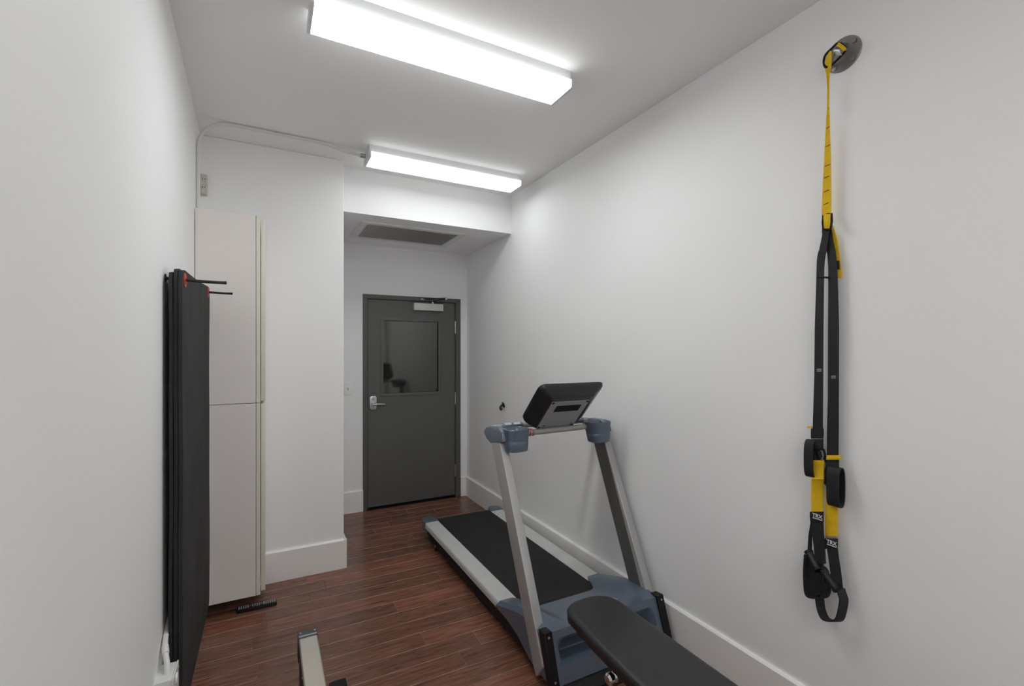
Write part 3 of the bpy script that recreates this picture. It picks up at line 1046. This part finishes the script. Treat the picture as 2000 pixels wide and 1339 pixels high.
# console, leaning back at 45 degrees: u runs up the slope, n points to the runner
UO, NO = Vector((0, -0.7071, 0.7071)), Vector((0, 0.7071, 0.7071))
C0 = Vector((0, 2.245, 1.097))
def cpt(x, u, n_):
    return Vector((x, 0, 0)) + C0 + UO * u + NO * n_
shell = bmesh.new()
secs = [  # (depth along n, x0, x1, u0, u1)
    (0.000, 1.332, 1.594, 0.000, 0.243),
    (0.010, 1.322, 1.604, -0.004, 0.252),
    (0.012, 1.318, 1.622, -0.004, 0.258),
    (0.026, 1.300, 1.640, -0.004, 0.270),
    (0.044, 1.278, 1.672, 0.000, 0.288),
    (0.056, 1.268, 1.686, 0.006, 0.298),
    (0.068, 1.264, 1.692, 0.012, 0.302),
    (0.074, 1.268, 1.688, 0.016, 0.298)]
rings = []
for d, x0, x1, u0, u1 in secs:
    ring = []
    cr = 0.016 + 0.25 * d
    for (cx, cu_, a0) in ((x1 - cr, u1 - cr, 0), (x0 + cr, u1 - cr, 90), (x0 + cr, u0 + cr, 180), (x1 - cr, u0 + cr, 270)):
        for q in range(5):
            a = math.radians(a0 + 22.5 * q)
            ring.append(shell.verts.new(cpt(cx + cr * math.cos(a), cu_ + cr * math.sin(a), d)))
    rings.append(ring)
for a, b in zip(rings, rings[1:]):
    for j in range(len(a)):
        shell.faces.new((a[j], a[(j + 1) % len(a)], b[(j + 1) % len(a)], b[j]))
shell.faces.new(rings[0][::-1])
shell.faces.new(rings[-1])
csl = obj('console', shell, 'console', tm, smooth=30, label='black console seen from behind')
def slab(x0, x1, u0, u1, n0, n1, bevel=0.002, skew=0.0):
    b = bmesh.new()
    bmesh.ops.create_cube(b, size=1)
    if bevel:
        pass
    for v in b.verts:
        fx, fu, fn = v.co.x + .5, v.co.y + .5, v.co.z + .5
        u = u0 + fu * (u1 - u0)
        v.co = cpt(x0 + fx * (x1 - x0) + skew * (fu - 0.5), u, n0 + fn * (n1 - n0))
    if bevel:
        bmesh.ops.bevel(b, geom=list(b.edges), offset=bevel, segments=2, affect='EDGES')
    return b
pl = obj('back_plate', slab(1.340, 1.585, 0.004, 0.236, -0.003, 0.002, 0.0012), 'console_plate', csl, label='grey rear plate')
for fx, fu in ((1.350, 0.014), (1.575, 0.014), (1.350, 0.226), (1.575, 0.226)):
    obj('screw', disc(cpt(fx, fu, -0.0025), -NO, 0.0075, 0.0015, 12), 'black', pl)
obj('grip_slot', slab(1.385, 1.545, 0.150, 0.200, -0.0042, -0.002, 0.001, skew=0.0), 'black', pl)
obj('screen', slab(1.29, 1.665, 0.05, 0.28, 0.0735, 0.0755, 0.0006), 'screen', csl)
obj('console_neck', slab(1.38, 1.56, -0.012, 0.03, 0.0, 0.05, 0.004), 'console', tm)

# ------------------------------------------------------------------ weight bench in front of the treadmill
bn = thing('weight_bench', 'black padded weight bench cut by the lower edge', 'bench', (1.22, 1.0, 0))
PZ, PT = 0.452, 0.052
def bench_outline(inset):
    pts = []
    yt, hwf = 1.662 - inset, 0.138 - inset
    xc_ = 1.2275
    # far end rounded, widening a little towards the viewer
    left, right = [], []
    for i in range(13):
        a = math.pi * i / 12
        e = 0.72
        ca, sa = math.cos(a), math.sin(a)
        pts.append((xc_ + 0.004 + math.copysign(abs(ca) ** e, ca) * hwf * 0.93, yt - 0.105 + abs(sa) ** 0.85 * 0.105))
    pts += [(1.0835 + inset, 1.40), (1.070 + inset, 1.20), (1.060 + inset, 1.0), (1.056 + inset, 0.62 + inset), (1.080 + inset, 0.60 + inset)]
    pts += [(1.340 - inset, 0.60 + inset), (1.358 - inset, 0.62 + inset), (1.358 - inset, 1.0), (1.359 - inset, 1.40)]
    return pts
pad = bmesh.new()
levels = [(PZ - PT, 0.006), (PZ - PT + 0.006, 0.0), (PZ - 0.020, 0.0), (PZ - 0.016, -0.0015), (PZ - 0.013, 0.0), (PZ - 0.006, 0.004), (PZ - 0.002, 0.010), (PZ, 0.022)]
rings = [[pad.verts.new((p[0], p[1], z)) for p in bench_outline(ins)] for z, ins in levels]
for a, b in zip(rings, rings[1:]):
    for j in range(len(a)):
        pad.faces.new((a[j], a[(j + 1) % len(a)], b[(j + 1) % len(a)], b[j]))
pad.faces.new(rings[0][::-1])
pad.faces.new(rings[-1])
padob = obj('back_pad', pad, 'vinyl', bn, smooth=50, label='black vinyl back pad with rounded end')
obj('backing_board', box(1.11, 1.345, 0.66, 1.54, PZ - PT - 0.016, PZ - PT + 0.001, 0.004, 1), 'vinyl_side', padob)
obj('pad_tube', box(1.198, 1.252, 0.60, 1.36, PZ - PT - 0.066, PZ - PT - 0.016, 0.005, 2), 'frame_black', bn)
obj('post', prism([(1.18, 0.05), (1.24, 0.05), (1.33, 0.345), (1.27, 0.345)], 'x', 1.199, 1.251, 0.004, 1), 'frame_black', bn)
obj('front_foot', box(1.02, 1.43, 1.175, 1.235, 0.0, 0.055, 0.006, 2), 'frame_black', bn)
obj('spine_beam', box(1.197, 1.253, 0.28, 1.20, 0.07, 0.125, 0.005, 2), 'frame_black', bn)
obj('rear_foot', box(1.00, 1.45, 0.24, 0.30, 0.0, 0.055, 0.006, 2), 'frame_black', bn)
obj('rear_post', box(1.198, 1.252, 0.25, 0.31, 0.05, 0.34, 0.005, 2), 'frame_black', bn)
seat = obj('seat_pad', box(1.085, 1.365, 0.20, 0.57, PZ - 0.07, PZ - 0.005, 0.02, 4), 'vinyl', bn)
kb_ = bmesh.new()
add_disc(kb_, (1.150, 1.318, 0.352), (-1, -0.05, 0), 0.011, 0.028, 18, bevel=0.002)
add_disc(kb_, (1.122, 1.316, 0.352), (-1, -0.05, 0), 0.019, 0.012, 20, bevel=0.004)
add_disc(kb_, (1.110, 1.315, 0.352), (-1, -0.05, 0), 0.013, 0.010, 20, bevel=0.002)
add_disc(kb_, (1.100, 1.3145, 0.352), (-1, -0.05, 0), 0.021, 0.020, 20, bevel=0.007)
obj('pull_knob', kb_, 'chrome', bn, label='chrome pull knob')
obj('adjuster_plate', box(1.148, 1.160, 1.25, 1.36, 0.325, 0.398, 0.003, 1), 'frame_black', bn)
obj('adjuster_bolt', disc((1.150, 1.345, 0.386), (-1, 0, 0), 0.008, 0.045, 14, bevel=0.003), 'chrome', bn)

# ------------------------------------------------------------------ rowing machine rail
rw = thing('rowing_machine', 'pale metal rowing machine rail with black end cap, rising from the lower edge', 'rowing machine', (0.152, 1.9, 0))
rz = 0.350
rx0, rx1 = 0.117, 0.187
pr = [(rx0, rz - 0.004), (rx0 + 0.004, rz), (rx1 - 0.004, rz), (rx1, rz - 0.004), (rx1, rz - 0.010), (rx1 - 0.003, rz - 0.012), (rx0 + 0.003, rz - 0.012), (rx0, rz - 0.010)]
obj('rail_top', prism(pr, 'y', 0.75, 2.098), 'rower_rail', rw, smooth=20, label='champagne coloured metal rail')
obj('rail_beam', prism([(rx0 + 0.002, rz - 0.012), (rx1 - 0.002, rz - 0.012), (rx1 - 0.002, rz - 0.085), (rx1 - 0.012, rz - 0.098), (rx0 + 0.012, rz - 0.098), (rx0 + 0.002, rz - 0.085)], 'y', 0.75, 2.094), 'frame_black', rw, smooth=20)
ec = obj('end_cap', box(rx0 - 0.003, rx1 + 0.003, 2.094, 2.136, rz - 0.100, rz + 0.004, 0.004, 2), 'rower_cap', rw)
obj('cap_lip', box(rx0 + 0.001, rx1 - 0.001, 2.097, 2.106, rz + 0.003, rz + 0.0055, 0.001, 1), 'rower_lip', ec)
for x in (rx0 + 0.008, rx1 - 0.008):
    obj('screw', disc((x, 2.125, rz + 0.0035), (0, 0, 1), 0.0045, 0.004, 12, bevel=0.0015), 'screw', ec)
for y in (1.90, 1.45):
    obj('bolt', disc((rx0 + 0.002, y, rz - 0.040), (-1, 0, 0), 0.0045, 0.003, 12), 'screw', rw)
obj('rear_leg', prism([(1.80, rz - 0.096), (2.092, rz - 0.096), (2.098, 0.06), (2.02, 0.06), (1.95, 0.16)], 'x', rx0 + 0.001, rx1 - 0.001, 0.003, 1), 'frame_black', rw)
obj('rear_foot', box(0.03, 0.274, 2.082, 2.140, 0.045, 0.092, 0.006, 2), 'frame_black', rw)
for a, b in ((-0.004, 0.036), (0.238, 0.308)):
    obj('foot_end', box(a, b, 2.074, 2.146, 0.0, 0.102, 0.008, 2), 'black', rw)
obj('front_leg', prism([(0.80, rz - 0.098), (0.86, rz - 0.098), (0.80, 0.0), (0.74, 0.0)], 'x', 0.125, 0.179, 0.003, 1), 'frame_black', rw)
obj('front_foot', box(-0.08, 0.384, 0.735, 0.795, 0.0, 0.045, 0.006, 2), 'frame_black', rw)

# ------------------------------------------------------------------ wall anchor and suspension straps
OFF = 0.035
def W(u, v, off=OFF):
    return on_x(u, v, R_X - off)
ac = on_x(1646, 106, R_X - 0.004)
an = thing('strap_anchor', 'round grey steel wall anchor plate high on the right wall', 'anchor', (R_X, ac.y, ac.z))
obj('disc_plate', disc((R_X, ac.y, ac.z), (-1, 0, 0), 0.062, 0.005, 48, bevel=0.0015), 'anchor', an)
ubar = []
for i in range(13):
    a = math.pi * i / 12
    ubar.append((R_X - 0.004 - 0.036 * math.sin(a), ac.y + 0.012 - 0.030 * math.cos(a) * 0.7, ac.z + 0.030 * math.cos(a)))
obj('u_bar', tube(ubar, 0.0065, 12), 'anchor', an)
for dy, dz in ((0.040, 0.030), (-0.040, 0.026), (0.028, -0.042), (-0.035, -0.036)):
    obj('bolt', disc((R_X - 0.005, ac.y + dy, ac.z + dz), (-1, 0, 0), 0.008, 0.006, 6), 'screw' if dz < -0.04 else 'anchor', an)

tr = thing('suspension_straps', 'yellow and black suspension training straps hanging on the right wall', 'straps', (R_X, 0.985, 0.55))


def rows(tab, default=OFF):
    out = []
    for r in tab:
        o1 = r[3] if len(r) > 3 else default
        o2 = r[4] if len(r) > 4 else o1
        out.append((W(r[0], r[2], o1), W(r[1], r[2], o2)))
    return out


def web(name, tab, m, label=None, thick=0.0026, default=OFF):
    b = bmesh.new()
    add_ribbon(b, rows(tab, default), thick)
    return obj(name, b, m, tr, smooth=40, label=label)


# black webbing loop through the anchor
loop = smooth_path([W(1609, 122, 0.055), W(1612, 108, 0.058), W(1624, 95, 0.055), W(1638, 84, 0.045), W(1651, 92, 0.03), W(1650, 101, 0.03), W(1636, 116, 0.035), W(1624, 127, 0.045), W(1613, 131, 0.055)], 4, closed=True)
obj('carabiner', tube(loop, 0.0042, 8, closed=True), 'black', tr, label='black carabiner')
web('carabiner_wrap', [(1636, 1641, 84, 0.052), (1641, 1648, 89, 0.05), (1648, 1654, 94, 0.046), (1650, 1653, 99, 0.040)], 'yellow')
w2 = bmesh.new()
add_ribbon(w2, [(W(1634, 90, 0.058), W(1640, 83, 0.058)), (W(1643, 95, 0.057), W(1647, 89, 0.057)), (W(1648, 100, 0.05), W(1653, 94, 0.05))], 0.004)
obj('yellow_sleeve', w2, 'yellow', tr)
web('steel_tongue', [(1626, 1640, 97, 0.047), (1630, 1643, 104, 0.045), (1634, 1645, 108, 0.045)], 'steel')
anchor_strap = web('anchor_strap', [(1622, 1625, 100, 0.058), (1617, 1625, 108, 0.058), (1612, 1624.5, 120, 0.056), (1611.5, 1624, 128, 0.052), (1613, 1622, 137, 0.048), (1615, 1620.5, 147, 0.045, 0.040), (1616.6, 1620, 174, 0.045, 0.030),
                     (1616, 1619.8, 211, 0.045, 0.030), (1615.3, 1620.5, 225, 0.043, 0.033), (1614, 1621, 248), (1612, 1622, 283), (1611, 1623, 310), (1608.5, 1623.5, 350), (1606.8, 1624, 390), (1606, 1623.5, 424)], 'yellow', thick=0.004, label='yellow anchor strap, twisted near the top')
mk = bmesh.new()
for v, ua, ub in ((212, 1616.4, 1619.4), (248, 1614.8, 1620.2), (284, 1612.8, 1621), (322, 1611, 1621), (345, 1609.6, 1619), (372, 1609, 1619), (397, 1608, 1618)):
    p = [W(ua, v + 2.2, OFF + 0.0052), W(ub, v - 2.2, OFF + 0.0052), W(ub, v - 1.0, OFF + 0.0052), W(ua, v + 3.4, OFF + 0.0052)]
    vs = [mk.verts.new(q) for q in p]
    ws = [mk.verts.new(q + Vector((0.001, 0, 0))) for q in p]
    mk.faces.new(vs)
    mk.faces.new(ws[::-1])
    for j in range(4):
        mk.faces.new((vs[j], vs[(j + 1) % 4], ws[(j + 1) % 4], ws[j]))
obj('length_marks', mk, 'black', anchor_strap)
bkp = [W(1607.5, 418), W(1607.5, 446), W(1624.5, 446), W(1624.5, 418)]
bkb = bmesh.new()
pth = [W(1608, 421, 0.042), W(1607, 434, 0.042), W(1608, 447, 0.042), W(1616, 449, 0.040), W(1622, 447, 0.036), W(1624.5, 432, 0.034), W(1624, 417, 0.034), W(1616, 418, 0.040)]
add_tube(bkb, pth, 0.0042, 8, closed=True)
obj('top_buckle', bkb, 'black', tr)
web('buckle_fold', [(1609, 1621, 418, 0.043), (1609, 1621.5, 425, 0.048), (1609.5, 1621.5, 438, 0.048), (1610, 1620, 446, 0.042)], 'yellow')
web('strap_tail', [(1622, 1627, 440, 0.022), (1625, 1630, 448, 0.020), (1628, 1636, 468, 0.018), (1631, 1639, 487, 0.018), (1634.5, 1641, 505, 0.018), (1636.5, 1642.5, 515, 0.018), (1637, 1644.5, 530, 0.018), (1637, 1645, 543, 0.018)], 'yellow', label='loose yellow strap tail')
web('tail_keeper', [(1635, 1639.5, 509, 0.024), (1635.5, 1639.8, 518, 0.024), (1635.5, 1639.8, 526, 0.024)], 'web')
web('yoke', [(1606.6, 1621, 446), (1606.3, 1620.5, 452), (1607, 1619.5, 458), (1604, 1617.5, 474), (1601, 1615.5, 488), (1598.5, 1613.5, 494)], 'web', thick=0.004)
web('left_strap', [(1601, 1615.5, 488, 0.034), (1597.5, 1613, 497), (1596, 1611, 510), (1595.5, 1610, 525), (1594.5, 1609.5, 560), (1592, 1608.6, 640), (1591, 1608, 737), (1588, 1607.5, 834), (1588, 1608, 838)], 'web', label='long black strap, left of the pair')
web('right_strap', [(1617, 1625, 448, 0.028), (1617.5, 1627.5, 468, 0.028), (1615.5, 1632, 489, 0.028), (1617, 1634, 505), (1618.3, 1635.5, 525), (1618.3, 1637, 560), (1617.8, 1639, 640), (1617.5, 1638.5, 780), (1616, 1638.5, 834), (1615.5, 1638, 890)], 'web', label='long black strap, right of the pair', default=0.028)
obj('locking_loop', tube([W(1598, 540, 0.036), W(1606, 541, 0.040), W(1619, 542, 0.034)], 0.0035, 8), 'black', tr)
for (ua, ub, v, off) in ((1595.5, 1604.5, 722.5, OFF), (1623.5, 1632.5, 736, 0.028)):
    for dv in (-1.6, 1.8):
        web('stitch_mark', [(ua, ub, v + dv - 0.8, off + 0.0034), (ua, ub, v + dv + 0.6, off + 0.0034)], 'stitch', thick=0.0008)
web('yellow_tab', [(1577.5, 1587, 832, 0.033), (1577, 1587, 835.5, 0.033)], 'yellow')
web('sleeve', [(1585.8, 1609, 836), (1585.5, 1609.2, 846), (1585.8, 1608.6, 856)], 'web', thick=0.007)
web('folded_sleeve', [(1585.5, 1608.5, 857), (1585, 1608.2, 866, 0.038), (1585.5, 1608.5, 877)], 'web', thick=0.006)
# left cam buckle and its loop
cbk = bmesh.new()
add_tube(cbk, [W(1586, 878), W(1584.5, 888), W(1586, 900), W(1598, 902), W(1610, 900), W(1611.5, 888), W(1609, 878), W(1598, 876)], 0.0045, 8, closed=True)
add_tube(cbk, [W(1590, 882, 0.042), W(1594, 897, 0.042)], 0.006, 8)
add_tube(cbk, [W(1599, 880, 0.042), W(1604, 897, 0.042)], 0.007, 8)
obj('cam_buckle', cbk, 'black', tr)
obj('cam_pin', tube([W(1605.5, 893, 0.048), W(1606, 899, 0.046)], 0.0018, 8), 'steel', tr)
def xz_loop(uc, va, vb, off0, depth, wid, n=18):
    """webbing loop standing out from the wall; width runs along the wall"""
    top, bot = W(uc, va, off0), W(uc, vb, off0)
    hz = (top.z - bot.z) / 2
    pts = []
    for i in range(n):
        a = 2 * math.pi * i / n
        e = 0.65
        ca, sa = math.cos(a), math.sin(a)
        pts.append((top.x - depth / 2 + math.copysign(abs(ca) ** e, ca) * depth / 2, top.y, (top.z + bot.z) / 2 + math.copysign(abs(sa) ** e, sa) * hz))
    b = bmesh.new()
    add_band(b, pts, (0, wid, 0), 0.004)
    return b
obj('adjuster_loop', xz_loop(1592, 858, 929, 0.012, 0.044, 0.034), 'web', tr, smooth=40)
web('yellow_strap', [(1586, 1610, 898, 0.041), (1586, 1610.3, 903, 0.043), (1586.5, 1609.7, 907, 0.039), (1586.8, 1609.8, 919, 0.039), (1587, 1609.5, 931, 0.041), (1586.5, 1609, 935, 0.044), (1586, 1608.5, 938, 0.039), (1585.5, 1608.5, 965, 0.039), (1586, 1608, 1001, 0.039)], 'yellow', thick=0.004, label='yellow lower strap under the left buckle')
web('yellow_strap', [(1614, 1636.5, 930, 0.030), (1614, 1636.7, 955, 0.030), (1613.5, 1636.3, 985, 0.030), (1612.5, 1636, 1020, 0.030), (1613, 1636, 1052, 0.030)], 'yellow', thick=0.003, label='yellow lower strap under the right buckle')
web('yellow_bar', [(1616, 1642, 888.5, 0.036), (1616, 1642.8, 893, 0.038), (1616.2, 1642.2, 897, 0.036)], 'yellow', thick=0.006)
web('right_sleeve', [(1614, 1639, 897), (1614, 1639, 904), (1613.5, 1639, 913)], 'web', thick=0.006, default=0.030)
cb2 = bmesh.new()
add_tube(cb2, [W(1614, 911, 0.034), W(1612.5, 920, 0.036), W(1613, 930, 0.036), W(1611.5, 944, 0.036), W(1614, 948, 0.036), W(1618, 942, 0.036), W(1621, 928, 0.036), W(1621, 914, 0.036)], 0.0042, 8, closed=True)
add_tube(cb2, [W(1617, 914, 0.038), W(1617, 930, 0.038)], 0.007, 8)
obj('cam_buckle', cb2, 'black', tr)
obj('adjuster_loop', xz_loop(1638.5, 911, 986, 0.018, 0.042, 0.042), 'web', tr, smooth=40)
# labels with lettering
def lettering(ua, ub, va, vb, off, parent, big, small_v, under):
    c = (W(ua, va, off) + W(ub, vb, off)) / 2
    wid = abs(W(ua, va, off).y - W(ub, va, off).y)
    me = text_mesh(big, 0.030, 0.0006, 0.0004)
    xs = [v.co.x for v in me.vertices]
    ys = [v.co.y for v in me.vertices]
    sx, sy = wid * 0.80 / (max(xs) - min(xs)), 0.0145 / (max(ys) - min(ys))
    cx, cyy = (max(xs) + min(xs)) / 2, (max(ys) + min(ys)) / 2
    # letters face the room (-x): text x runs towards smaller y
    mt = Matrix(((0, 0, -1, c.x), (-sx, 0, 0, c.y + sx * cx), (0, sy, 0, c.z + 0.002 - sy * cyy), (0, 0, 0, 1)))
    me.transform(mt)
    obj('lettering', me, 'print_white', parent, smooth=0, label='white block lettering')
    b = bmesh.new()
    add_box(b, c.x - 0.0006, c.x + 0.0006, c.y - wid * 0.38, c.y + wid * 0.38, c.z - 0.0105, c.z - 0.0080)
    obj('underline', b, 'print_white', parent, smooth=0)
lab1 = web('label_sleeve', [(1583.5, 1609, 998.5, 0.042), (1583.3, 1609, 1008, 0.043), (1584.5, 1609, 1019, 0.042)], 'web', thick=0.006)
lettering(1584, 1609, 1000, 1017, 0.0505, lab1, 'TRX', 0, True)
lab2 = web('label_sleeve', [(1612, 1637, 1051, 0.036), (1612, 1637, 1060, 0.037), (1612.5, 1636.5, 1070.5, 0.036)], 'web', thick=0.006)
lettering(1612, 1637, 1052, 1069, 0.0445, lab2, 'TRX', 0, True)
web('silver_band', [(1614, 1636, 1046.5, 0.0345), (1614, 1636, 1050.5, 0.0345)], 'steel', thick=0.002)
# webbing down to the handles
web('handle_web', [(1586, 1608.5, 1017, 0.042), (1587.5, 1609.5, 1040, 0.044), (1590, 1611.5, 1065, 0.045), (1593.5, 1613.5, 1100, 0.046)], 'web', thick=0.004)
web('handle_web', [(1584, 1590, 1019, 0.030), (1580, 1587, 1045, 0.028), (1578.5, 1586, 1072, 0.028)], 'web', thick=0.004)
web('handle_web', [(1616, 1636.5, 1069, 0.037), (1619, 1639, 1090, 0.040), (1622.5, 1643, 1115, 0.043), (1626.5, 1647, 1148, 0.045)], 'web', thick=0.004)
def handle(p, q, label):
    a, b = p, q
    d = (b - a)
    t = bmesh.new()
    add_tube(t, [a, a + d * 0.04, a + d * 0.96, b], [0.011, 0.0135, 0.0135, 0.011], 16)
    o = obj('grip', t, 'rubber', tr, label=label)
    for e, s in ((a, 1), (b, -1)):
        u = bmesh.new()
        add_disc(u, e - d.normalized() * 0.004 * s, d * s, 0.016, 0.010, 18, bevel=0.003)
        obj('grip_collar', u, 'black', o)
handle(W(1580, 1078, 0.034), W(1598, 1112, 0.060), 'black rubber grip on the left')
handle(W(1606, 1112, 0.036), W(1634, 1150, 0.060), 'black rubber grip on the right')
lp = smooth_path([W(1578, 1082, 0.045), W(1576, 1115, 0.045), W(1577.5, 1150, 0.045), W(1582, 1163, 0.045), W(1595, 1167, 0.045), W(1610, 1165, 0.045), W(1615, 1150, 0.045), W(1612, 1120, 0.045), W(1606, 1108, 0.045)], 5)
bb = bmesh.new()
add_band(bb, lp, (0.030, -0.010, 0), 0.005, closed=False)
obj('foot_cradle', bb, 'web', tr, smooth=40, label='left black foot loop')
web('cradle_panel', [(1576.5, 1606, 1090, 0.038), (1575.5, 1611, 1112, 0.040), (1577, 1614, 1140, 0.040), (1580, 1612, 1160, 0.040), (1587, 1607, 1167, 0.040)], 'web', thick=0.006)
lp = smooth_path([W(1600, 1160, 0.045), W(1602, 1180, 0.045), W(1606, 1196, 0.045), W(1613, 1208, 0.045), W(1626, 1212, 0.045), W(1638, 1210, 0.045), W(1644, 1196, 0.045), W(1648, 1172, 0.045), W(1645, 1160, 0.045), W(1641, 1148, 0.045)], 5)
bb = bmesh.new()
add_band(bb, lp, (0.028, -0.014, 0), 0.006, closed=False)
obj('foot_cradle', bb, 'web', tr, smooth=40, label='right black foot loop, lowest of all')

bpy.context.view_layer.update()
